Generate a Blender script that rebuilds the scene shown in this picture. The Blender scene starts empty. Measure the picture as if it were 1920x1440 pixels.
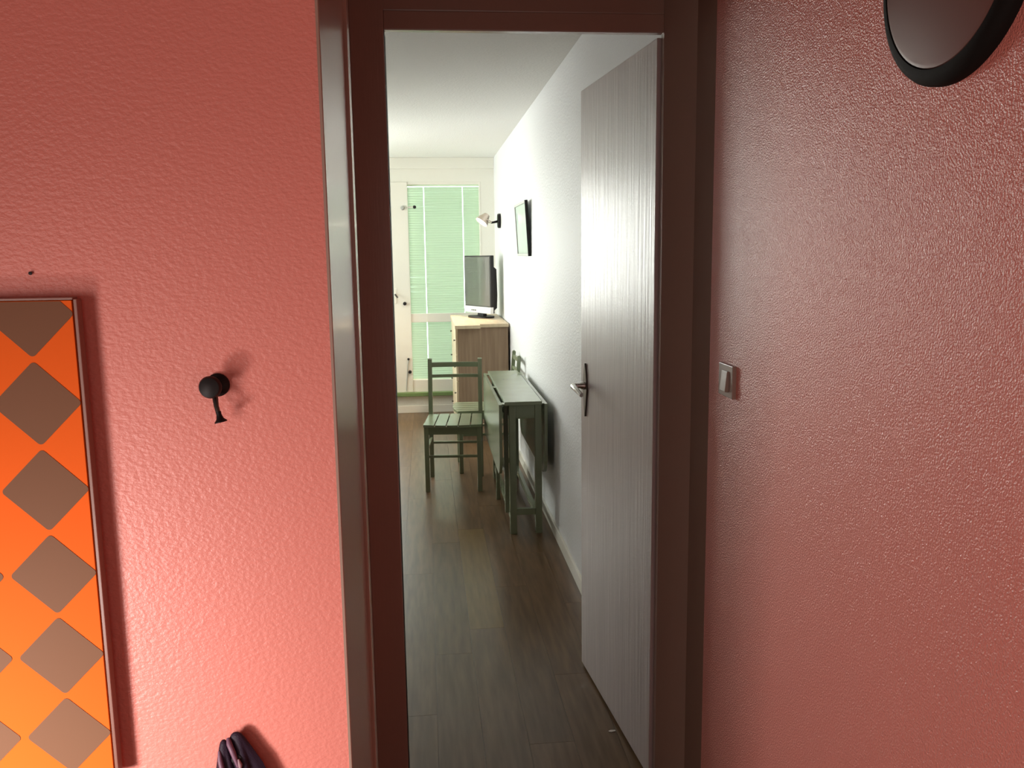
import bpy, bmesh, math, random
from mathutils import Vector, Matrix
random.seed(7)
C = bpy.context.scene.collection
SC = bpy.context.scene

# ------------------------------------------------------------------ camera, world, lights, exposure
F_PX, PITCH, YAW, ROLL, EYE = 1612.99, 0.1515, 0.0983, -0.0134, 1.509
cam_data = bpy.data.cameras.new('camera')
cam = bpy.data.objects.new('camera', cam_data); C.objects.link(cam)
cam_data.sensor_fit = 'HORIZONTAL'; cam_data.sensor_width = 36.0
cam_data.lens = F_PX / 1920.0 * 36.0
cam_data.clip_start = 0.02
fwd = Vector((math.sin(YAW)*math.cos(PITCH), math.cos(YAW)*math.cos(PITCH), -math.sin(PITCH)))
rgt = Vector((math.cos(YAW), -math.sin(YAW), 0)); upv = rgt.cross(fwd)
r2 = rgt*math.cos(ROLL) + upv*math.sin(ROLL); u2 = -rgt*math.sin(ROLL) + upv*math.cos(ROLL)
cam.matrix_world = Matrix(((r2.x, u2.x, -fwd.x, 0), (r2.y, u2.y, -fwd.y, 0), (r2.z, u2.z, -fwd.z, EYE), (0, 0, 0, 1)))
SC.camera = cam

SC.view_settings.view_transform = 'Standard'
SC.view_settings.look = 'None'
SC.view_settings.gamma = 1.0
SC.view_settings.use_curve_mapping = False
SC.view_settings.exposure = 0.0

world = bpy.data.worlds.new('world'); SC.world = world; world.use_nodes = True
bg = world.node_tree.nodes['Background']
bg.inputs[0].default_value = (0.92, 0.94, 1.0, 1); bg.inputs[1].default_value = 5.9


def area(name, loc, direction, sx, sy, watts, col, spread=180):
    d = bpy.data.lights.new(name, 'AREA'); d.shape = 'RECTANGLE'; d.size = sx; d.size_y = sy
    d.energy = watts; d.color = col; d.spread = math.radians(spread)
    o = bpy.data.objects.new(name, d); C.objects.link(o); o.location = loc
    o.rotation_euler = Vector(direction).to_track_quat('-Z', 'Y').to_euler()
    return o


area('daylight_side', (-2.35, 6.95, 1.60), (1, 0.05, -0.50), 2.3, 1.3, 62, (1.0, 0.95, 0.76))
area('daylight_balcony', (-1.29, 8.75, 1.58), (0.12, -1, -0.08), 1.15, 1.35, 96, (1.0, 0.91, 0.85))
area('daylight_hall', (-0.80, 0.42, 0.86), (0.46, 0.84, -0.12), 0.17, 0.20, 3.9, (1.0, 0.94, 0.90), 110)
area('hall_side_fill', (-1.20, -0.50, 1.0), (1, 0.12, 0.0), 0.8, 1.0, 18.0, (1.0, 0.78, 0.71))  # added fill to lift the right hall wall, no window stands here
area('hall_back_fill', (0.15, -1.2, 1.25), (0, 1, 0), 1.2, 1.6, 3.0, (1.0, 0.93, 0.86))  # added weak ambient fill behind the camera, not a modelled window

# ------------------------------------------------------------------ materials


def mat(name, col, rough=0.5, spec=0.5, metal=0.0, emit=None, estr=0.0, coat=0.0, coat_r=0.1):
    m = bpy.data.materials.new(name); m.use_nodes = True
    b = m.node_tree.nodes['Principled BSDF']
    b.inputs['Base Color'].default_value = (*col, 1)
    b.inputs['Roughness'].default_value = rough
    b.inputs['Specular IOR Level'].default_value = spec
    b.inputs['Metallic'].default_value = metal
    b.inputs['Coat Weight'].default_value = coat
    b.inputs['Coat Roughness'].default_value = coat_r
    if emit:
        b.inputs['Emission Color'].default_value = (*emit, 1); b.inputs['Emission Strength'].default_value = estr
    return m


def nodes(m):
    return m.node_tree.nodes, m.node_tree.links, m.node_tree.nodes['Principled BSDF']


def coords(m, scale=(1, 1, 1), kind='Object'):
    N, L, b = nodes(m)
    t = N.new('ShaderNodeTexCoord'); mp = N.new('ShaderNodeMapping')
    mp.inputs['Scale'].default_value = scale
    L.new(t.outputs[kind], mp.inputs['Vector'])
    return mp.outputs['Vector']


def add_bump(m, scale, strength, dist, detail=3.0, vscale=(1, 1, 1), rough=0.55):
    N, L, b = nodes(m)
    n = N.new('ShaderNodeTexNoise'); n.inputs['Scale'].default_value = scale
    n.inputs['Detail'].default_value = detail; n.inputs['Roughness'].default_value = rough
    L.new(coords(m, vscale), n.inputs['Vector'])
    bp = N.new('ShaderNodeBump'); bp.inputs['Strength'].default_value = strength; bp.inputs['Distance'].default_value = dist
    L.new(n.outputs['Fac'], bp.inputs['Height']); L.new(bp.outputs['Normal'], b.inputs['Normal'])
    return n


def add_tint(m, c0, c1, scale, vscale=(1, 1, 1), detail=4.0, lo=0.3, hi=0.7, per_object=0.0):
    N, L, b = nodes(m)
    n = N.new('ShaderNodeTexNoise'); n.inputs['Scale'].default_value = scale; n.inputs['Detail'].default_value = detail
    v = coords(m, vscale)
    if per_object:
        oi = N.new('ShaderNodeObjectInfo'); ad = N.new('ShaderNodeVectorMath'); ad.operation = 'ADD'
        sc = N.new('ShaderNodeVectorMath'); sc.operation = 'SCALE'; sc.inputs['Scale'].default_value = 37.0
        cb = N.new('ShaderNodeCombineXYZ')
        for k in range(3): L.new(oi.outputs['Random'], cb.inputs[k])
        L.new(cb.outputs[0], sc.inputs[0]); L.new(v, ad.inputs[0]); L.new(sc.outputs[0], ad.inputs[1]); v = ad.outputs[0]
    L.new(v, n.inputs['Vector'])
    r = N.new('ShaderNodeValToRGB')
    r.color_ramp.elements[0].position = lo; r.color_ramp.elements[0].color = (*c0, 1)
    r.color_ramp.elements[1].position = hi; r.color_ramp.elements[1].color = (*c1, 1)
    L.new(n.outputs['Fac'], r.inputs['Fac'])
    out = r.outputs['Color']
    if per_object:
        hv = N.new('ShaderNodeHueSaturation')
        ma = N.new('ShaderNodeMapRange'); ma.inputs['To Min'].default_value = 1 - per_object; ma.inputs['To Max'].default_value = 1 + per_object
        L.new(oi.outputs['Random'], ma.inputs['Value']); L.new(ma.outputs[0], hv.inputs['Value'])
        L.new(out, hv.inputs['Color']); out = hv.outputs['Color']
    L.new(out, b.inputs['Base Color'])
    return n


M = {}
M['salmon'] = mat('salmon_paint', (0.79, 0.258, 0.208), 0.42, 0.5); add_bump(M['salmon'], 160, 0.36, 0.0030, 2.0, (1, 1, 1.4))
M['salmon_gloss'] = mat('salmon_paint_gloss', (0.79, 0.258, 0.208), 0.35, 1.0); add_bump(M['salmon_gloss'], 290, 0.9, 0.0030, 1.0)
M['brown'] = mat('brown_gloss_paint', (0.40, 0.275, 0.22), 0.28, 0.5, coat=0.4, coat_r=0.16); add_bump(M['brown'], 30, 0.12, 0.002, 3, (6, 6, 0.4))
M['far_wall_lit'] = mat('white_wall_paint_lit', (0.90, 0.875, 0.80), 0.5, 0.4); add_bump(M['far_wall_lit'], 90, 0.3, 0.004, 2.5)  # white wall copy, raised and warmed in colour to stand in for bounce light
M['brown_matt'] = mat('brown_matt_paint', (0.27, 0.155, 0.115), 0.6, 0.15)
M['white_wall'] = mat('white_wall_paint', (0.83, 0.825, 0.85), 0.5, 0.4); add_bump(M['white_wall'], 90, 0.45, 0.005, 2.5)
M['side_wall'] = mat('brown_side_wall', (0.25, 0.21, 0.18), 0.6, 0.3); add_bump(M['side_wall'], 90, 0.4, 0.005, 2.5)
M['ceiling'] = mat('white_ceiling_paint', (0.88, 0.865, 0.84), 0.8, 0.2); add_bump(M['ceiling'], 80, 0.5, 0.006, 2.5)
M['white_gloss'] = mat('white_gloss_paint', (0.90, 0.87, 0.79), 0.35, 0.5)
M['green_trim'] = mat('green_threshold_paint', (0.20, 0.30, 0.12), 0.4, 0.5)
M['leaf'] = mat('taupe_door_paint', (0.38, 0.34, 0.32), 0.36, 1.0); add_bump(M['leaf'], 12, 0.38, 0.004, 4, (5, 5, 0.22))
add_tint(M['leaf'], (0.62, 0.54, 0.545), (0.71, 0.62, 0.62), 6, (5, 5, 0.3))
M['steel'] = mat('brushed_steel', (0.62, 0.60, 0.58), 0.22, 0.5, 1.0)
M['dark_steel'] = mat('dark_worn_steel', (0.13, 0.12, 0.11), 0.3, 0.5, 0.9)
M['green'] = mat('sage_green_paint', (0.15, 0.18, 0.105), 0.25, 0.8); add_tint(M['green'], (0.195, 0.23, 0.14), (0.225, 0.26, 0.16), 8, (1, 1, 1))
M['black'] = mat('black_plastic', (0.012, 0.011, 0.011), 0.5, 0.35)
M['black_metal'] = mat('black_lacquered_metal', (0.012, 0.009, 0.009), 0.5, 0.25)
M['floor'] = mat('grey_brown_laminate', (0.27, 0.20, 0.145), 0.30, 0.24)
add_tint(M['floor'], (0.105, 0.060, 0.030), (0.175, 0.104, 0.054), 5.0, (9, 0.8, 1), 6, 0.3, 0.7, 0.08); add_bump(M['floor'], 40, 0.015, 0.002, 2, (6, 0.6, 1))
M['floor_light'] = mat('honey_laminate', (0.5, 0.36, 0.18), 0.30, 0.24)
add_tint(M['floor_light'], (0.145, 0.085, 0.030), (0.205, 0.128, 0.048), 5.0, (9, 0.8, 1), 6); add_bump(M['floor_light'], 40, 0.015, 0.002, 2, (6, 0.6, 1))
M['underlay'] = mat('concrete_underlay', (0.12, 0.10, 0.08), 0.9, 0.2)
M['wood'] = mat('brown_wood_veneer', (0.36, 0.26, 0.17), 0.42, 0.4)
add_tint(M['wood'], (0.235, 0.155, 0.10), (0.35, 0.245, 0.16), 4.0, (10, 10, 0.5), 6)
M['wood_lit'] = mat('pale_veneer_lit', (0.62, 0.50, 0.34), 0.38, 0.4)  # pale top and drawer fronts, window and lamp light put into the tone
add_tint(M['wood_lit'], (0.56, 0.44, 0.29), (0.68, 0.56, 0.39), 4.0, (8, 1, 1), 5)
M['silver'] = mat('silver_plastic', (0.72, 0.74, 0.76), 0.3, 0.5, 0.25)
M['screen'] = mat('grey_glass_screen', (0.10, 0.10, 0.095), 0.06, 0.9, coat=1.0, coat_r=0.04)
M['print'] = mat('pale_green_print', (0.62, 0.74, 0.66), 0.25, 0.5, coat=0.5)
add_tint(M['print'], (0.64, 0.74, 0.67), (0.74, 0.82, 0.76), 5, (1, 1, 1))
M['print_dark'] = mat('grey_green_ink', (0.16, 0.26, 0.22), 0.4, 0.4)
M['pic_frame'] = mat('grey_picture_frame', (0.45, 0.45, 0.42), 0.4, 0.5)
M['orange'] = mat('orange_laminate', (0.92, 0.15, 0.022), 0.6, 0.03)
M['bronze'] = mat('brown_diamond_laminate', (0.222, 0.112, 0.066), 0.5, 0.04)
M['edge'] = mat('brown_edge_band', (0.26, 0.12, 0.09), 0.35, 0.5)
M['purple'] = mat('dark_purple_fabric', (0.022, 0.010, 0.024), 0.6, 0.3); add_bump(M['purple'], 500, 0.4, 0.001, 2)
M['mauve'] = mat('mauve_fabric', (0.17, 0.075, 0.12), 0.5, 0.5)
M['toggle'] = mat('pale_mauve_plastic', (0.30, 0.17, 0.19), 0.5, 0.3)
M['rim_black'] = mat('matt_black_rim', (0.012, 0.010, 0.009), 0.7, 0.12)
M['lamp_face'] = mat('smoked_lamp_glass', (0.19, 0.085, 0.07), 0.36, 0.35)
M['beige_plate'] = mat('beige_switch_plastic', (0.36, 0.26, 0.215), 0.35, 0.5)
M['bulb'] = mat('lit_bulb', (1, 0.95, 0.85), 0.4, 0.3, emit=(1.0, 0.93, 0.78), estr=10.0)
M['lamp_metal'] = mat('satin_lamp_metal', (0.62, 0.52, 0.45), 0.3, 0.5, 0.7)
M['paper'] = mat('white_paper', (0.7, 0.68, 0.62), 0.7, 0.3)


def blind_mat():
    m = bpy.data.materials.new('pale_green_blind_slat'); m.use_nodes = True
    N, L = m.node_tree.nodes, m.node_tree.links
    N.remove(N['Principled BSDF']); out = N['Material Output']
    d = N.new('ShaderNodeBsdfDiffuse'); d.inputs[0].default_value = (0.66, 0.76, 0.61, 1)
    t = N.new('ShaderNodeBsdfTranslucent'); t.inputs[0].default_value = (0.66, 0.735, 0.615, 1)
    x = N.new('ShaderNodeMixShader'); x.inputs[0].default_value = 0.5
    L.new(d.outputs[0], x.inputs[1]); L.new(t.outputs[0], x.inputs[2]); L.new(x.outputs[0], out.inputs[0])
    return m


def glass_mat():
    m = bpy.data.materials.new('window_glass'); m.use_nodes = True
    N, L = m.node_tree.nodes, m.node_tree.links
    N.remove(N['Principled BSDF']); out = N['Material Output']
    t = N.new('ShaderNodeBsdfTransparent'); t.inputs[0].default_value = (0.93, 0.97, 0.95, 1)
    g = N.new('ShaderNodeBsdfGlossy'); g.inputs['Roughness'].default_value = 0.02
    f = N.new('ShaderNodeFresnel'); f.inputs['IOR'].default_value = 1.45
    x = N.new('ShaderNodeMixShader')
    L.new(f.outputs[0], x.inputs[0]); L.new(t.outputs[0], x.inputs[1]); L.new(g.outputs[0], x.inputs[2]); L.new(x.outputs[0], out.inputs[0])
    return m


M['blind'] = blind_mat(); M['glass'] = glass_mat()
M['tape'] = mat('pale_blind_cord', (0.80, 0.92, 0.74), 0.7, 0.3)

# ------------------------------------------------------------------ mesh helpers


def box(bm, x0, x1, y0, y1, z0, z1, bev=0.0, mtx=None):
    r = bmesh.ops.create_cube(bm, size=1.0)
    vs = r['verts']
    for v in vs:
        v.co = Vector(((x0+x1)/2 + v.co.x*(x1-x0), (y0+y1)/2 + v.co.y*(y1-y0), (z0+z1)/2 + v.co.z*(z1-z0)))
    if bev:
        es = list({e for v in vs for e in v.link_edges})
        rr = bmesh.ops.bevel(bm, geom=es, offset=bev, segments=2, affect='EDGES', profile=0.6)
        vs = list({v for f in rr['faces'] for v in f.verts} | {v for v in vs if v.is_valid})
    if mtx is not None:
        bmesh.ops.transform(bm, matrix=mtx, verts=vs)
    return bm


def prism(bm, pts, axis, a0, a1):
    """closed outline pts in the two other axes, swept along axis from a0 to a1"""
    def P(p, a):
        if axis == 'x': return Vector((a, p[0], p[1]))
        if axis == 'y': return Vector((p[0], a, p[1]))
        return Vector((p[0], p[1], a))
    A = [bm.verts.new(P(p, a0)) for p in pts]; B = [bm.verts.new(P(p, a1)) for p in pts]
    n = len(pts)
    for i in range(n):
        bm.faces.new((A[i], A[(i+1) % n], B[(i+1) % n], B[i]))
    bm.faces.new(A); bm.faces.new(list(reversed(B)))
    return bm


def lathe(bm, prof, origin, axis, seg=32):
    """prof: list of (r, h) along axis from origin; closed with caps when r = 0"""
    ax = Vector(axis).normalized()
    t = Vector((0, 0, 1)) if abs(ax.z) < 0.9 else Vector((1, 0, 0))
    u = ax.cross(t).normalized(); w = ax.cross(u)
    rings = []
    for r, h in prof:
        c = Vector(origin) + ax*h
        if r < 1e-6:
            rings.append([bm.verts.new(c)])
        else:
            rings.append([bm.verts.new(c + (u*math.cos(2*math.pi*k/seg) + w*math.sin(2*math.pi*k/seg))*r) for k in range(seg)])
    for a, b in zip(rings, rings[1:]):
        for k in range(seg):
            k2 = (k+1) % seg
            if len(a) == 1 and len(b) == 1: continue
            if len(a) == 1: bm.faces.new((a[0], b[k2], b[k]))
            elif len(b) == 1: bm.faces.new((a[k], a[k2], b[0]))
            else: bm.faces.new((a[k], a[k2], b[k2], b[k]))
    return bm


def tube(bm, pts, radii, seg=12):
    pts = [Vector(p) for p in pts]
    if not hasattr(radii, '__len__'): radii = [radii]*len(pts)
    prev = None; rings = []
    for i, p in enumerate(pts):
        d = (pts[min(i+1, len(pts)-1)] - pts[max(i-1, 0)]).normalized()
        if prev is None:
            t = Vector((0, 0, 1)) if abs(d.z) < 0.9 else Vector((1, 0, 0))
            u = d.cross(t).normalized()
        else:
            u = (prev - d*prev.dot(d)).normalized()
        prev = u; w = d.cross(u)
        rings.append([bm.verts.new(p + (u*math.cos(2*math.pi*k/seg) + w*math.sin(2*math.pi*k/seg))*radii[i]) for k in range(seg)])
    for a, b in zip(rings, rings[1:]):
        for k in range(seg):
            bm.faces.new((a[k], a[(k+1) % seg], b[(k+1) % seg], b[k]))
    bm.faces.new(rings[0]); bm.faces.new(rings[-1])
    return bm


def B(): return bmesh.new()


def obj(name, bm, m, parent=None, smooth=False, label=None, loc=None):
    bmesh.ops.recalc_face_normals(bm, faces=bm.faces)
    me = bpy.data.meshes.new(name); bm.to_mesh(me); bm.free()
    me.materials.append(m if not isinstance(m, str) else M[m])
    if smooth:
        me.polygons.foreach_set('use_smooth', [True]*len(me.polygons))
        try: me.set_sharp_from_angle(angle=math.radians(40))
        except Exception: pass
    o = bpy.data.objects.new(name, me); C.objects.link(o)
    if parent is not None: o.parent = parent
    if loc is not None: o.location = loc
    if label: o['label'] = label
    return o


def thing(name, label, cat, loc, rotz=0.0, group=None):
    o = bpy.data.objects.new(name, None); C.objects.link(o)
    o.empty_display_size = 0.1
    o.location = loc; o.rotation_euler = (0, 0, rotz)
    o['label'] = label; o['category'] = cat
    if group: o['group'] = group
    return o


def tag(o, label, cat, group=None):
    o['label'] = label; o['category'] = cat
    if group: o['group'] = group
    return o


def struct(name, bm, m, label=None, smooth=False):
    o = obj(name, bm, m, smooth=smooth); o['kind'] = 'structure'
    if label: tag(o, label, name.split('_')[0])
    return o


def copy_tree(src, loc, rotz, label):
    r = src.copy(); C.objects.link(r); r.location = loc; r.rotation_euler = (0, 0, rotz); r['label'] = label
    for ch in list(src.children):
        c = ch.copy(); C.objects.link(c); c.parent = r
        for g in list(ch.children):
            d = g.copy(); C.objects.link(d); d.parent = c
    return r


# ------------------------------------------------------------------ the setting
XW, XR, CZ = 0.664, 0.690, 2.385        # room right wall, hall right wall, ceiling
YD, YF = 2.20, 8.20                      # door frame front, far wall
XL_ROOM, XL_HALL, YB = -1.85, -1.3, -1.3

floor = struct('floor', box(B(), XL_ROOM-.1, .9, YB-.1, YF+.1, -.12, -.009), 'underlay', 'grey brown laminate plank floor running into the white room')
PW = 0.141
plank_cache = {}


def plank(x, y0, y1, m):
    ln = round(y1-y0, 3); key = (ln, m)
    if key not in plank_cache:
        bm = box(B(), 0.0004, PW-.0004, 0, ln-.0008, -.009, 0.0, 0.0003)
        o = obj('plank', bm, m, floor); plank_cache[key] = o
    else:
        o = plank_cache[key].copy(); C.objects.link(o); o.parent = floor
    o.location = (x, y0, 0)
    return o


offs = [0.0, 0.43, 0.86, 0.21, 0.64, 1.07]
for k in range(-14, 4):
    x = PW*(k+1)
    if x > XR: continue
    y = 3.305 - 1.28*4 + (0 if k == 0 else offs[k % 6])
    while y < YF:
        a, b = max(y, YB), min(y+1.28, YF)
        if b - a > .03 and not (b < 1.6 and x < XL_HALL-.2):
            pl = plank(x, a, b, 'floor_light' if (k == 0 and abs(a-3.305) < .01) else 'floor')
            if k == 0 and abs(a-3.305) < .01: pl['label'] = 'paler honey coloured plank'
        y += 1.28

# right walls
struct('wall_right', box(B(), XW, .95, 2.276, YF+.1, 0, CZ), 'white_wall', 'white textured wall on the right of the inner room')
struct('wall_right_hall', box(B(), XR, .95, YB, 2.041, 0, CZ), 'salmon_gloss', 'salmon textured glossy wall right of the doorway')
# block left of the doorway: salmon front, white towards the room
YW = 1.02                               # plane of the salmon wall left of the doorway
XS = -.1087                             # its brown lined end
struct('wall_front_hall', prism(B(), [(XL_HALL, YW), (XS-.003, YW), (XS-.003, 1.335), (XS-.012, 1.372), (XL_HALL, 1.372)], 'z', 0, CZ), 'salmon', 'salmon textured wall with orange panel, left of the doorway')
struct('wall_left_alcove', box(B(), -1.0, -.95, 1.372, 2.175, 0, CZ), 'side_wall', 'brown wall of the recess hidden behind the salmon wall')
struct('wall_front', box(B(), XL_ROOM-.1, -.166, 2.175, 2.27, 0, CZ), 'side_wall', 'brown partition wall seen only from inside the room')
struct('wall_left_hall', box(B(), XL_HALL-.1, XL_HALL, YB, YW, 0, CZ), 'side_wall', 'brown side wall of the hall outside the view')
struct('wall_back_hall', box(B(), XL_HALL-.1, .95, YB-.1, YB, 0, CZ), 'side_wall', 'brown wall behind the camera')
WY0, WY1, WZ0, WZ1 = 5.60, 8.08, .92, 2.166      # side window of the inner room
bm = B()
box(bm, XL_ROOM-.1, XL_ROOM, 2.27, WY0, 0, CZ); box(bm, XL_ROOM-.1, XL_ROOM, WY1, YF+.1, 0, CZ)
box(bm, XL_ROOM-.1, XL_ROOM, WY0, WY1, 0, WZ0); box(bm, XL_ROOM-.1, XL_ROOM, WY0, WY1, WZ1, CZ)
struct('wall_left', bm, 'white_wall', 'white side wall of the inner room outside the view')
struct('ceiling', box(B(), XL_ROOM-.1, .95, 2.27, YF+.1, CZ, CZ+.1), 'ceiling', 'white textured ceiling of the inner room')
struct('ceiling_hall', box(B(), XL_HALL-.1, .95, YB-.1, 2.27, CZ, CZ+.1), 'side_wall', 'brown hall ceiling above the view')

# far wall around the window openings
PA0, PA1 = -.142, .525                   # right pane
PB0, PB1 = -.72, -.30                    # middle pane
PC0, PC1 = -1.80, -.80                   # left window
ZT = 2.166
bm = B()
box(bm, XL_ROOM, XW, YF, YF+.10, ZT, CZ)
box(bm, XL_ROOM, XW, YF, YF+.10, 0, .164)
box(bm, PA1+.012, XW, YF, YF+.10, .164, ZT)
box(bm, PC1, PB0-.02, YF, YF+.10, .164, ZT)
box(bm, XL_ROOM, PC0, YF, YF+.10, .164, ZT)
box(bm, PC0, PC1, YF, YF+.10, .164, .92)
struct('wall_back', bm, 'far_wall_lit', 'white far wall around the balcony window')
bm = B(); box(bm, XL_ROOM, XW, YF-.022, YF, 2.285, CZ, .004); struct('trim_1', bm, 'far_wall_lit', 'shallow white band along the top of the far wall')
bm = B(); box(bm, PB0-.05, PA1+.02, YF-.045, YF+.04, .164, .20, .004); struct('trim_2', bm, 'green_trim', 'green painted threshold strip under the balcony window')
bm = B(); box(bm, XL_ROOM, XW, YF-.014, YF, 0, .07, .003); struct('baseboard_back', bm, 'white_gloss', 'white skirting under the balcony window')
bm = B(); box(bm, XW-.013, XW, 2.30, YF-.014, 0, .066, .003); struct('baseboard_right', bm, 'white_gloss', 'white skirting along the right wall behind the table')


def bar(name, parent, m, *a, bev=.004):
    return obj(name, box(B(), *a, bev), m, parent)


# window_1 : the pane with the blind, its stiles, rails, transom and latches
w1 = struct('window_1', box(B(), PB1, PA0, YF-.012, YF+.06, .20, ZT, .006), 'white_gloss', 'cream framed balcony window with a green blind behind the glass stile')
bar('top_rail', w1, 'white_gloss', PA0, PA1+.012, YF-.002, YF+.06, 2.145, ZT)
bar('right_stile', w1, 'white_gloss', PA1-.004, PA1+.012, YF-.004, YF+.06, .20, ZT)
bar('transom', w1, 'white_gloss', PA0, PA1, YF+.002, YF+.02, .866, .95)
bar('bottom_rail', w1, 'white_gloss', PA0, PA1, YF-.004, YF+.06, .20, .318)
obj('glass', box(B(), PA0, PA1, YF+.075, YF+.081, .20, ZT), 'glass', w1)
for (kx, kz, kr) in ((-.08, 1.941, .016), (-.197, 1.048, .017), (-.179, .521, .011), (-.168, .397, .016)):
    bm = B(); lathe(bm, [(0, 0), (kr, .001), (kr, .014), (kr*.7, .024), (0, .026)], (kx, YF-.011 if kx < PA0 else YF+.022, kz), (0, -1, 0), 16)
    k = obj('knob', bm, 'black', w1, True)
    if kx > PA0:
        arm = obj('latch_arm', tube(B(), [(kx, YF+.012, kz), (kx-.06, YF-.005, kz-.004), (-.152, YF-.013, kz-.007)], .006, 8), 'white_gloss', w1, True)
bm = B(); lathe(bm, [(0, 0), (.020, .001), (.020, .012), (.012, .026), (0, .028)], (-.189, YF-.011, 1.932), (0, -1, 0), 16); k = obj('knob', bm, 'pic_frame', w1, True); k['label'] = 'pale grey latch knob'
bm = B(); box(bm, -.292, -.272, YF-.018, YF-.011, 1.05, 1.19, .003); h = obj('handle', bm, 'white_gloss', w1)
obj('lever', tube(B(), [(-.282, YF-.015, 1.135), (-.282, YF-.05, 1.135), (-.26, YF-.055, 1.105)], .008, 10), 'dark_steel', h, True)
for z0 in (.40, 1.0):
    pass
obj('closing_rod', tube(B(), [(-.176, YF-.016, .515), (-.186, YF-.018, .46), (-.20, YF-.016, .30), (-.206, YF-.014, .215)], .004, 8), 'pic_frame', w1, True)

# window_2 : narrow pane left of the stile ; window_3 : wide window
w2 = struct('window_2', box(B(), PB0-.02, PB0+.03, YF-.004, YF+.06, .164, ZT, .004), 'white_gloss', 'narrow white framed pane left of the balcony window stile')
bar('top_rail', w2, 'white_gloss', PB0, PB1, YF-.002, YF+.06, 2.145, ZT)
bar('bottom_rail', w2, 'white_gloss', PB0, PB1, YF-.004, YF+.06, .164, .318)
bar('stile', w2, 'white_gloss', PB1-.035, PB1-.002, YF+.0, YF+.06, .318, 2.145)
obj('glass', box(B(), PB0, PB1, YF+.075, YF+.081, .2, ZT), 'glass', w2)
w3 = struct('window_3', box(B(), XL_ROOM-.08, XL_ROOM-.02, WY0, WY0+.05, WZ0, WZ1, .004), 'white_gloss', 'wide white framed window in the side wall outside the view')
bar('stile', w3, 'white_gloss', XL_ROOM-.08, XL_ROOM-.02, WY1-.05, WY1, WZ0, WZ1)
bar('mullion', w3, 'white_gloss', XL_ROOM-.08, XL_ROOM-.02, 6.82, 6.87, WZ0+.05, WZ1-.05)
bar('top_rail', w3, 'white_gloss', XL_ROOM-.08, XL_ROOM-.02, WY0+.05, WY1-.05, WZ1-.05, WZ1)
bar('bottom_rail', w3, 'white_gloss', XL_ROOM-.08, XL_ROOM-.02, WY0+.05, WY1-.05, WZ0, WZ0+.05)
obj('glass', box(B(), XL_ROOM-.053, XL_ROOM-.047, WY0+.05, WY1-.05, WZ0+.05, WZ1-.05), 'glass', w3)

w4 = struct('window_4', box(B(), PC0, PC0+.05, YF+.02, YF+.08, .92, ZT, .004), 'white_gloss', 'white framed window at the left of the far wall')
bar('stile', w4, 'white_gloss', PC1-.05, PC1, YF+.02, YF+.08, .92, ZT)
bar('top_rail', w4, 'white_gloss', PC0+.05, PC1-.05, YF+.02, YF+.08, ZT-.05, ZT)
bar('bottom_rail', w4, 'white_gloss', PC0+.05, PC1-.05, YF+.02, YF+.08, .92, .97)
obj('glass', box(B(), PC0+.05, PC1-.05, YF+.045, YF+.051, .97, ZT-.05), 'glass', w4)

def blind(x0, x1, z0, z1, label, tapes, tilt):
    t = thing('venetian_blind', label, 'blind', ((x0+x1)/2, YF+.040, z0))
    W = x1-x0; Hh = z1-z0
    obj('headrail', box(B(), -W/2, W/2, -.014, .014, Hh-.018, Hh, .002), 'tape', t)
    pitch, sw = .0225, .0255
    bm = B()
    n = 5
    pts = []
    for i in range(n):
        a = -1 + 2*i/(n-1)
        pts.append((a*sw/2, .0022*(1-a*a)))
    out = [(p[0], p[1]) for p in pts] + [(p[0], p[1]-.0006) for p in reversed(pts)]
    cuts = [-W/2+.001] + [v for tx in tapes for v in (tx-(x0+x1)/2-.0035, tx-(x0+x1)/2+.0035)] + [W/2-.001]
    for q in range(0, len(cuts), 2): prism(bm, out, 'x', cuts[q], cuts[q+1])     # routing slots at the cords
    first = None; k = 0; z = Hh-.034
    while z > .02:
        if first is None: s = first = obj('slat', bm, 'blind', t, True)
        else:
            s = first.copy(); C.objects.link(s); s.parent = t
        dz = 0; ti = tilt + random.uniform(-.05, .05); rl = random.uniform(-.001, .001)
        zz = z0 + z
        if 1.02 < zz < 1.45: ti += random.uniform(-.10, .12); rl += random.uniform(-.004, .004)
        s.location = (0, random.uniform(-.0006, .0006), z+dz); s.rotation_euler = (ti, rl, 0)
        z -= pitch; k += 1
    for tx in tapes:
        obj('ladder_tape', box(B(), tx-(x0+x1)/2-.0015, tx-(x0+x1)/2+.0015, -.0165, -.0150, .005, Hh-.02), 'tape', t)
    obj('bottom_rail', box(B(), -W/2+.003, W/2-.003, -.011, .011, 0, .012, .002), 'tape', t)
    return t


blind(PA0-.004, PA1-.001, .312, 2.147, 'pale green slatted blind, closed, behind the right balcony window pane', (.008, .370), math.radians(66))
blind(PB0+.028, PB1-.034, .312, 2.147, 'narrow pale green blind left of the stile, mirrored in the television screen', (-.60, -.42), math.radians(38))

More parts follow.
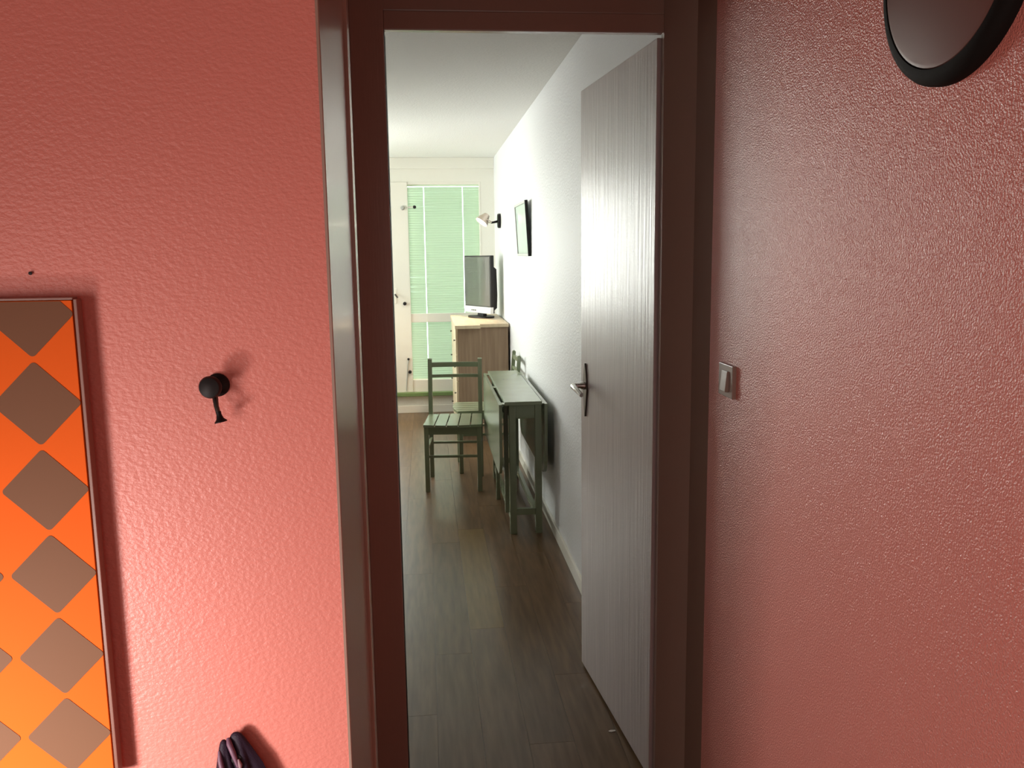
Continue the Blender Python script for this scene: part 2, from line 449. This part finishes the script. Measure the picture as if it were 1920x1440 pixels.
# door surround: lining of the block, beads, frame, lintel
struct('trim_3', prism(B(), [(XS-.004, YW-.0012), (XS-.001, YW-.0012), (XS, YW), (XS, 1.338), (XS-.004, 1.338)], 'z', 0, CZ), 'brown', 'glossy brown lining board on the end of the salmon wall')
struct('trim_4', prism(B(), [(XS-.006, 1.339), (-.1044, 1.339), (-.1038, 1.340), (-.1038, 1.378), (-.118, 1.378), (-.118, 1.370)], 'z', 0, CZ), 'brown', 'narrow brown bead at the end of the lining board')
struct('trim_5', prism(B(), [(-.95, 2.120), (-.176, 2.120), (-.176, 2.170), (-.164, 2.170), (-.164, 2.1985), (-.95, 2.1985)], 'z', 0, CZ), 'brown', 'dark brown boarding in the recess left of the door frame')
ZH = 2.045
fr = struct('trim_6', box(B(), -.166, -.083, YD, YD+.075, 0, ZH+.08, .003), 'brown', 'dark brown wooden door frame around the doorway')
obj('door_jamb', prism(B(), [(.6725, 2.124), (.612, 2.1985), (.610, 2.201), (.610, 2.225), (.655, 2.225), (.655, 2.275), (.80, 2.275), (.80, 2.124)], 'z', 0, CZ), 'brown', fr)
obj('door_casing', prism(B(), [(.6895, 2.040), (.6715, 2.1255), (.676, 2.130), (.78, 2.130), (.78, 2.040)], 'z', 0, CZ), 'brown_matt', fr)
bar('frame_head', fr, 'brown', -.083, .610, YD, YD+.025, ZH, ZH+.045, bev=.0025)
bar('head_rebate', fr, 'brown', -.083, .655, YD+.025, YD+.07, ZH+.014, ZH+.05, bev=.002)
bar('jamb_strip', fr, 'black', -.0835, -.0822, YD+.004, YD+.0755, 0, ZH, bev=0)  # thin black strip over the inner face of the left jamb
bar('lintel_board', fr, 'brown', -.166, .655, YD+.004, YD+.075, ZH+.045, CZ, bev=.003)

# door_1: the open leaf
al = .0866
dr = bpy.data.objects.new('door_1', None); C.objects.link(dr)
dr.location = (.5996, 2.2286, .01); dr.rotation_euler = (0, 0, al); dr['kind'] = 'structure'
tag(dr, 'taupe painted door standing open into the white room', 'door')
obj('leaf', box(B(), 0, .038, 0, .73, 0, 2.03, .002), 'leaf', dr)
# long pointed backplate and lever, on the face towards the doorway
plate = B()
zc = 1.035
outl = [(.668, zc-.10), (.678, zc-.06), (.686, zc-.02), (.690, zc), (.686, zc+.02), (.678, zc+.055), (.668, zc+.085),
        (.664, zc+.085), (.654, zc+.055), (.646, zc+.02), (.642, zc), (.646, zc-.02), (.654, zc-.06), (.664, zc-.10)]
prism(plate, outl, 'x', -.006, 0.0)
hd = obj('handle', plate, 'dark_steel', dr); hd['label'] = 'steel lever handle with a long pointed backplate'
bm = B(); lathe(bm, [(.013, 0), (.012, .012), (.009, .018), (.009, .045)], (-.005, .666, zc+.008), (-1, 0, 0), 20)
tube(bm, [(-.046, .668, zc+.008), (-.050, .650, zc+.009), (-.052, .61, zc+.006), (-.050, .565, zc-.002), (-.048, .55, zc-.006)], [.0095, .010, .009, .008, .007], 12)
obj('lever', bm, 'steel', hd, True)
for hz in (.22, 1.0, 1.78):
    bm = B(); lathe(bm, [(0, 0), (.007, .001), (.007, .09), (0, .091)], (.030, -.002, hz), (0, 0, 1), 12); obj('hinge', bm, 'dark_steel', dr, True)

# ------------------------------------------------------------------ orange panel with brown diamonds
T, GAP = .032, .012                     # front face and back face, measured from the wall
t = thing('orange_panel', 'tall orange panel with rows of brown diamonds on the salmon wall', 'panel', (-.96, 1.4985, .598))
PWD = .772/2; PH = .846
yb = -GAP
xr = -.5674 + .96
for cx_ in (-.25, .25):
    obj('spacer', box(B(), cx_-.03, cx_+.03, -GAP, .0015, .30, .40), 'edge', t)
obj('board', box(B(), -xr, xr-.0055, -T, yb, 0, PH-.002, .001), 'orange', t)
obj('edge_strip', box(B(), xr-.0025, xr+.003, -T-.001, yb, -.002, PH, .001), 'edge', t)
obj('top_strip', box(B(), -xr-.002, xr-.003, -T-.001, yb, PH-.001, PH+.003, .001), 'edge', t)
obj('bottom_strip', box(B(), -xr-.002, xr-.003, -T-.001, yb, -.004, -.0005, .001), 'edge', t)


def diamond_outline(half, rr, clip_top=None, x_lo=None):
    pts = []
    c = half - rr*math.sqrt(2)
    for q in range(4):
        a0 = q*math.pi/2
        for s in range(5):
            a = a0 - math.pi/4 + s*math.pi/8
            pts.append((c*math.cos(a0) + rr*math.cos(a), c*math.sin(a0) + rr*math.sin(a)))
    if clip_top is not None:
        res = []
        for i in range(len(pts)):
            p, q2 = pts[i], pts[(i+1) % len(pts)]
            if p[1] <= clip_top: res.append(p)
            if (p[1] - clip_top)*(q2[1] - clip_top) < 0:
                s = (clip_top-p[1])/(q2[1]-p[1]); res.append((p[0]+s*(q2[0]-p[0]), clip_top))
        pts = res
    return pts


S = (1.4985-T)/1.5      # panel face stands nearer than the wall plane the sizes were taken at
cache = {}
for col in range(5):
    cx = (-.6555 - .1535*col)*S + .96 - .0
    for row in range(6):
        cz = (1.268 + .1503*(1-row) - EYE)*S + EYE - .598
        top = PH-.002-cz
        key = 'clip' if top < .0712 else 'full'
        if key not in cache:
            bm = prism(B(), diamond_outline(.0712, .007, top-.001 if key == 'clip' else None), 'y', -T-.0008, -T+.0008)
            o = cache[key] = obj('diamond', bm, 'bronze', t)
        else:
            o = cache[key].copy(); C.objects.link(o); o.parent = t
        o.location = (cx, 0, cz)

# nail / speck above the panel
bm = B(); lathe(bm, [(0, 0), (.0018, .0), (.0018, .003), (.003, .0032), (.003, .0045), (0, .005)], (0, 0, 0), (0, -1, 0), 10)
tag(obj('nail', bm, 'black_metal', None, True, loc=(-.645, 1.5003, 1.486)), 'tiny dark nail in the salmon wall above the orange panel', 'nail')

# ------------------------------------------------------------------ coat hook
t = thing('coat_hook', 'black double coat hook with round knob on the salmon wall', 'hook', (-.362, 1.5, 1.290))
bm = B(); lathe(bm, [(.020, -.001), (.020, .004), (.016, .008), (.009, .010), (.008, .028), (.010, .032)], (.004, 0, .002), (-.02, -1, 0), 24); obj('base', bm, 'black_metal', t, True)
bm = B(); lathe(bm, [(.008, .028), (.014, .032), (.0185, .036), (.019, .041), (.0165, .046), (.008, .049), (0, .0495)], (.004, 0, .003), (-.09, -1, .02), 24); obj('knob', bm, 'black_metal', t, True)
bm = B(); tube(bm, [(.002, -.012, -.006), (.003, -.022, -.016), (.006, -.030, -.030), (.009, -.033, -.040)], [.0055, .005, .0042, .004], 12)
obj('prong', bm, 'dark_steel', t, True)
bm = B(); lathe(bm, [(0.0, 0), (.0045, .001), (.0042, .006), (.0060, .013), (.0105, .018), (.0105, .0195), (0, .020)], (.009, -.033, -.038), (.22, -.1, -1), 20); obj('prong_tip', bm, 'black_metal', t, True)

# ------------------------------------------------------------------ bunched purple fabric
t = thing('purple_cloth', 'bunched dark purple fabric hanging low on the salmon wall', 'cloth', (-.350, 1.498, .645))


PROFILE = [(0, .0005), (.0015, .0055), (.005, .0098), (.012, .0138), (.03, .0205), (.06, .0310), (.10, .040), (.18, .046), (.36, .048)]


def lobe(bm, top, kx, ky, folds, ph, lean):
    seg = 40; rings = []
    depths = []
    for (d0, _), (d1, _) in zip(PROFILE, PROFILE[1:]): depths += [d0 + (d1-d0)*q/4 for q in range(4)]
    depths.append(PROFILE[-1][0])
    for d in depths:
        for (d0, q0), (d1, q1) in zip(PROFILE, PROFILE[1:]):
            if d0 <= d <= d1: r = q0 + (q1-q0)*(d-d0)/(d1-d0)
        s = min(1, d/.06); rr = []
        for k in range(seg):
            a = 2*math.pi*k/seg
            q = 1 + .16*s*math.cos(folds*a + ph + 9*d) + .05*s*math.cos(11*a + ph*2)
            rr.append(bm.verts.new((top[0] + lean*d + r*kx*q*math.cos(a), min(top[1] + r*ky*q*math.sin(a), -.001), top[2] - d)))
        rings.append(rr)
    for a, b in zip(rings, rings[1:]):
        for k in range(seg): bm.faces.new((a[k], a[(k+1) % seg], b[(k+1) % seg], b[k]))
    bm.faces.new(rings[0]); bm.faces.new(rings[-1])


bm = B(); lobe(bm, (-.012, -.018, .018), 1.0, .55, 5, .4, .14); obj('folds', bm, 'purple', t, True)
bm = B(); lobe(bm, (-.0335, -.022, .007), .62, .6, 4, 1.9, .02); obj('side_fold', bm, 'purple', t, True)
bm = B(); tube(bm, [(-.025, -.022, .009), (-.022, -.029, .002), (-.015, -.034, -.014), (-.007, -.038, -.038)], [.0035, .0052, .005, .003], 10); obj('strap', bm, 'mauve', t, True, 'mauve strap')
bm = B(); tube(bm, [(-.040, -.030, -.010), (-.038, -.036, -.024), (-.032, -.042, -.052), (-.026, -.046, -.12)], [.0025, .0045, .005, .004], 10); obj('strap', bm, 'mauve', t, True, 'mauve strap')
bm = B(); tube(bm, [(-.006, -.037, -.024), (-.003, -.039, -.034), (-.003, -.041, -.046)], [.0015, .0038, .0018], 10); obj('toggle', bm, 'toggle', t, True)
bm = B(); lathe(bm, [(.012, -.002), (.012, .004), (.005, .008), (.005, .03), (.009, .034), (0, .036)], (-.010, 0, -.030), (0, -1, .1), 16); obj('hook', bm, 'black_metal', t, True)

# these were laid out at 1.5 m from the eye; the wall stands at YW
for o in list(C.objects):
    if o.name in ('orange_panel', 'nail', 'coat_hook', 'purple_cloth'):
        k = YW/1.5
        o.scale = (k, k, k); o.location = (o.location.x*k, o.location.y*k, EYE + (o.location.z-EYE)*k)

# ------------------------------------------------------------------ round wall lamp and light switch on the right hall wall
t = thing('wall_lamp', 'round unlit wall lamp with black rim and smoked face, high on right wall', 'lamp', (.757, 1.2127, 1.9131))
bm = B(); lathe(bm, [(0, -.002), (.1753, -.002), (.1753, .010), (.172, .016), (.160, .0225), (.1515, .0235), (.1515, .020), (0, .020)], (0, 0, 0), (-1, 0, 0), 96); obj('rim', bm, 'rim_black', t, True)
bm = B(); lathe(bm, [(.150, .0205), (.1492, .0225), (.143, .024), (0, .0252)], (0, 0, 0), (-1, 0, 0), 96); obj('diffuser', bm, 'lamp_face', t, True)

t = thing('light_switch', 'beige light switch on the right wall beside the door frame', 'switch', (.757, 2.085, 1.183))
obj('plate', box(B(), -.010, .002, -.050, .050, -.041, .041, .002), 'beige_plate', t)
obj('rocker', box(B(), -.006, .004, -.020, .020, -.026, .026, .0015, Matrix.Translation((-.011, -.004, -.001)) @ Matrix.Rotation(.10, 4, 'Y')), 'beige_plate', t)

for o in list(C.objects):                # laid out for a wall at .757; the wall stands at XR
    if o.name in ('wall_lamp', 'light_switch'):
        k = XR/.757
        o.scale = (k, k, k); o.location = (o.location.x*k, o.location.y*k, EYE + (o.location.z-EYE)*k)

# ------------------------------------------------------------------ chairs


def make_chair(label, loc, rotz):
    t = thing('dining_chair', label, 'chair', loc, rotz, 'green slatted wooden chairs')
    hw = .167
    for s in (-1, 1):
        obj('leg', box(B(), s*hw-.0145, s*hw+.0145, -.2045, -.1755, 0, .424, .003), 'green', t)
        prof = [(.172, 0), (.200, 0), (.200, .42), (.232, .803), (.222, .812), (.209, .806), (.174, .44)]
        bm = B(); prism(bm, prof, 'x', s*hw-.0135+s*.001, s*hw+.0135+s*.001); obj('back_post', bm, 'green', t)
        obj('side_rail', box(B(), s*hw-.009, s*hw+.009, -.176, .174, .378, .424, .002), 'green', t)
        obj('side_stretcher', box(B(), s*hw-.008, s*hw+.008, -.176, .176, .262, .278, .002), 'green', t)
    obj('front_rail', box(B(), -hw+.0145, hw-.0145, -.199, -.181, .374, .424, .002), 'green', t)
    obj('rear_rail', box(B(), -hw+.0145, hw-.0145, .178, .196, .378, .424, .002), 'green', t)
    obj('front_stretcher', box(B(), -hw+.014, hw-.014, -.198, -.182, .223, .239, .002), 'green', t)
    obj('rear_stretcher', box(B(), -hw+.014, hw-.014, .178, .194, .232, .247, .002), 'green', t)
    # backrest rails, bowed backwards a little
    for (z0, z1) in ((.752, .784), (.682, .703)):
        yc = lambda z: .186 + (z-.42)/.39*.033
        fr_, bk_ = [], []
        for i in range(9):
            a = -1 + 2*i/8
            x = a*(hw-.013); off = .012*(1-a*a)
            fr_.append((x, yc((z0+z1)/2)-.006+off)); bk_.append((x, yc((z0+z1)/2)+.006+off))
        bm = B(); prism(bm, fr_ + bk_[::-1], 'z', z0, z1); obj('back_rail', bm, 'green', t)
    # five seat slats with a bowed front edge
    n = 5; W = .370; g = .008; sw = (W-(n-1)*g)/n
    for i in range(n):
        x0 = -W/2 + i*(sw+g); x1 = x0+sw
        pts = []
        for j in range(5):
            x = x0 + (x1-x0)*j/4
            pts.append((x, -.208 - .028*(1-(x/(W/2))**2)))
        yb_ = .172 if 0 < i < 4 else .166
        k = .96
        pts += [(x1*k, yb_), (x0*k, yb_)]
        bm = B(); prism(bm, pts, 'z', .424, .440); obj('slat', bm, 'green', t)
    return t


chair = make_chair('green wooden chair with slatted seat facing the doorway, left of the table', (.164, 5.555, 0), math.radians(-5))
copy_tree(chair, (.405, 5.985, 0), math.radians(-90), 'green wooden chair tucked sideways between folded table and wooden cabinet')

# ------------------------------------------------------------------ drop-leaf table
t = thing('drop_leaf_table', 'green drop leaf table, both leaves folded down, against the white wall', 'table', (.498, 5.065, 0))
x0, x1, y0, y1 = -.100, .100, -.615, .615
obj('tabletop', box(B(), x0, x1, y0, y1, .710, .730, .003), 'green', t)


def leaf_outline(r):
    pts = [(y0, .716), (y0, .32+r)]
    for k in range(1, 7):
        a = math.pi + k*math.pi/2/6
        pts.append((y0+r+r*math.cos(a), .32+r+r*math.sin(a)))
    for k in range(0, 7):
        a = -math.pi/2 + k*math.pi/2/6
        pts.append((y1-r+r*math.cos(a), .32+r+r*math.sin(a)))
    pts += [(y1, .716)]
    return pts


for sx in (-1, 1):
    a = x0-.030 if sx < 0 else x1+.012
    bm = B(); prism(bm, leaf_outline(.11), 'x', a, a+.016); lf = obj('leaf', bm, 'green', t)
    for hy in (y0+.02, -.02, y1-.08):
        xa, xb = (x0-.015, x0+.004) if sx < 0 else (x1-.004, x1+.013)
        obj('hinge', box(B(), xa, xb, hy, hy+.06, .711, .7155, .001), 'green', lf)
for lx in (-.058, .080):
    for ly in (-.585, .585):
        obj('leg', box(B(), lx-.018, lx+.018, ly-.016, ly+.016, 0, .71, .003), 'green', t)
    obj('long_apron', box(B(), lx-.010, lx+.010, -.569, .569, .635, .71, .002), 'green', t)
    obj('floor_rail', box(B(), lx-.012, lx+.012, -.569, .569, .060, .095, .002), 'green', t)
for ly in (-.585, .585):
    obj('end_apron', box(B(), -.040, .062, ly-.010, ly+.010, .635, .71, .002), 'green', t)
    obj('end_rail', box(B(), -.040, .062, ly-.010, ly+.010, .105, .14, .002), 'green', t)
for (gx, ga, gb) in ((-.086, -.50, .09), (.083+.024, -.09, .50)):
    gx = gx if gx < 0 else .0
    g = obj('gate_leg', box(B(), gx-.010, gx+.012, gb-.016, gb+.016, 0, .70, .002), 'green', t)
    obj('gate_rail', box(B(), gx-.008, gx+.010, ga, gb-.016, .64, .68, .002), 'green', g)
    obj('gate_rail', box(B(), gx-.008, gx+.010, ga, gb-.016, .30, .335, .002), 'green', g)
    obj('gate_post', box(B(), gx-.010, gx+.012, ga-.028, ga, .10, .70, .002), 'green', g)

# ------------------------------------------------------------------ cabinet
t = thing('chest_of_drawers', 'brown wooden chest of drawers with pale top below the television', 'cabinet', (.44, 7.36, 0))
obj('carcass', box(B(), -.192, .208, -.53, .56, .05, .925, .002), 'wood', t)
obj('plinth', box(B(), -.172, .200, -.51, .54, 0, .05), 'wood', t)
pts = [(-.219, -.645), (-.02, -.645), (-.02, -.545), (.212, -.545), (.212, .59), (-.219, .59)]
bm = B(); prism(bm, pts, 'z', .925, .950); obj('top_board', bm, 'wood_lit', t)
for i in range(4):
    z0 = .065 + i*.215
    d = obj('drawer', box(B(), -.212, -.193, -.52, .55, z0, z0+.209, .002), 'wood_lit', t)
    for ky in (-.42, .43):
        bm = B(); lathe(bm, [(.006, 0), (.004, .005), (.008, .011), (.008, .014), (0, .017)], (-.211, ky, z0+.105), (-1, 0, 0), 12); obj('knob', bm, 'dark_steel', d, True)

# ------------------------------------------------------------------ television
t = thing('television', 'small silver framed flat television on the chest of drawers', 'television', (.463, 7.55, .950), math.radians(-63.4))
obj('bezel', box(B(), -.228, .228, -.012, .022, .045, .538, .004), 'black', t)
bm = B(); prism(bm, [(-.020, .043), (.010, .043), (.010, .098), (-.014, .098)], 'x', -.229, .229); obj('speaker_strip', bm, 'silver', t)
obj('screen', box(B(), -.214, .214, -.0135, -.011, .105, .527), 'screen', t)
bm = B(); prism(bm, [(.022, .06), (.060, .09), (.066, .20), (.060, .42), (.022, .45)], 'x', -.17, .205); obj('back_housing', bm, 'black', t)
bm = B(); prism(bm, [(.012, .004), (.050, .004), (.040, .12), (.022, .12)], 'x', -.05, .05); obj('neck', bm, 'black', t)
bm = B()
pts = [(.14*math.cos(a)*1.15, .095*math.sin(a)+.02) for a in [2*math.pi*k/32 for k in range(32)]]
prism(bm, pts, 'z', 0, .014); obj('stand_base', bm, 'black', t)
for bx in (-.09, -.06, -.03):
    obj('button', box(B(), bx-.008, bx+.008, -.022, -.018, .060, .068, .001), 'black', t)

# ------------------------------------------------------------------ framed picture, tilted forward on the wall
t = thing('framed_picture', 'small framed pale green picture tilted off the white wall', 'picture', (XW-.0005, 5.70, 1.487))
R = Matrix.Rotation(-math.atan2(.020, .345), 4, 'Y')
a, b, hh = -.315, .315, .345
for (p0, p1, q0, q1) in ((a, a+.016, 0, hh), (b-.016, b, 0, hh), (a+.016, b-.016, 0, .016), (a+.016, b-.016, hh-.016, hh)):
    obj('frame', box(B(), -.020, -.001, p0, p1, q0, q1, .002, R), 'pic_frame' if p0 != a else 'black', t)  # near side set to black, its shade put into the colour
obj('print', box(B(), -.014, -.006, a+.015, b-.015, .015, hh-.015, 0, R), 'print', t)
for (bx_, bz_, r0) in ((.20, .25, .030), (.235, .215, .022), (.225, .275, .018)):
    bm = B(); lathe(bm, [(0, 0), (r0, .0001), (r0*.9, .0008), (0, .0009)], (-.014, bx_, bz_), (-1, 0, 0), 14); bmesh.ops.transform(bm, matrix=R, verts=bm.verts); obj('blot', bm, 'print_dark', t)

# ------------------------------------------------------------------ spotlight on the white wall
t = thing('wall_spotlight', 'lit spotlight on a black wall base above the television', 'lamp', (XW, 7.56, 1.783))
bm = B(); lathe(bm, [(0, -.001), (.062, -.001), (.062, .020), (.056, .026), (0, .027)], (0, 0, 0), (-1, 0, 0), 32); obj('base', bm, 'black_metal', t, True)
obj('arm', tube(B(), [(-.020, 0, -.004), (-.060, -.01, -.012), (-.085, -.015, -.016)], [.011, .009, .009], 12), 'black_metal', t, True)
hc = Vector((-.150, -.03, .010)); ax = Vector((-.60, -.22, -.76)).normalized()
bm = B(); lathe(bm, [(.016, -.060), (.026, -.055), (.034, -.035), (.054, .005), (.060, .030), (.057, .030), (.050, .004), (.030, -.036), (.012, -.05)], hc, ax, 32); obj('reflector', bm, 'lamp_metal', t, True)
bm = B(); lathe(bm, [(.0, -.046), (.030, -.034), (.048, .002), (.052, .018), (.040, .030), (0, .036)], hc, ax, 32); obj('bulb', bm, 'bulb', t, True)
side = ax.cross(Vector((0, 0, 1))).normalized()
ring = [hc + side*(.066*math.cos(u)) + (Vector((.085-.150+.15, .015, -.016)) - Vector((0, 0, 0)))*0 + (Vector((-.085, -.015, -.016))-hc)*max(0, math.sin(u)) for u in [math.pi*k/12 for k in range(13)]]
obj('yoke', tube(B(), ring, .0045, 8), 'lamp_metal', t, True)
sp = bpy.data.lights.new('spot_bulb', 'SPOT'); sp.energy = 55; sp.color = (1.0, .74, .50); sp.spot_size = math.radians(105); sp.spot_blend = .5; sp.shadow_soft_size = .03
so = bpy.data.objects.new('spot_bulb', sp); C.objects.link(so); so.location = Vector((XW, 7.56, 1.783)) + hc + ax*.045
so.rotation_euler = ax.to_track_quat('-Z', 'Y').to_euler()

# ------------------------------------------------------------------ scrap of paper on the floor by the open door
bm = B(); prism(bm, [(-.012, -.003), (-.004, -.006), (.011, -.002), (.012, .004), (-.003, .006), (-.011, .002)], 'z', 0.0, .002)
tag(obj('paper_scrap', bm, 'paper', None, loc=(.551, 2.495, .0003)), 'tiny white scrap on the floor beside the open door', 'paper')
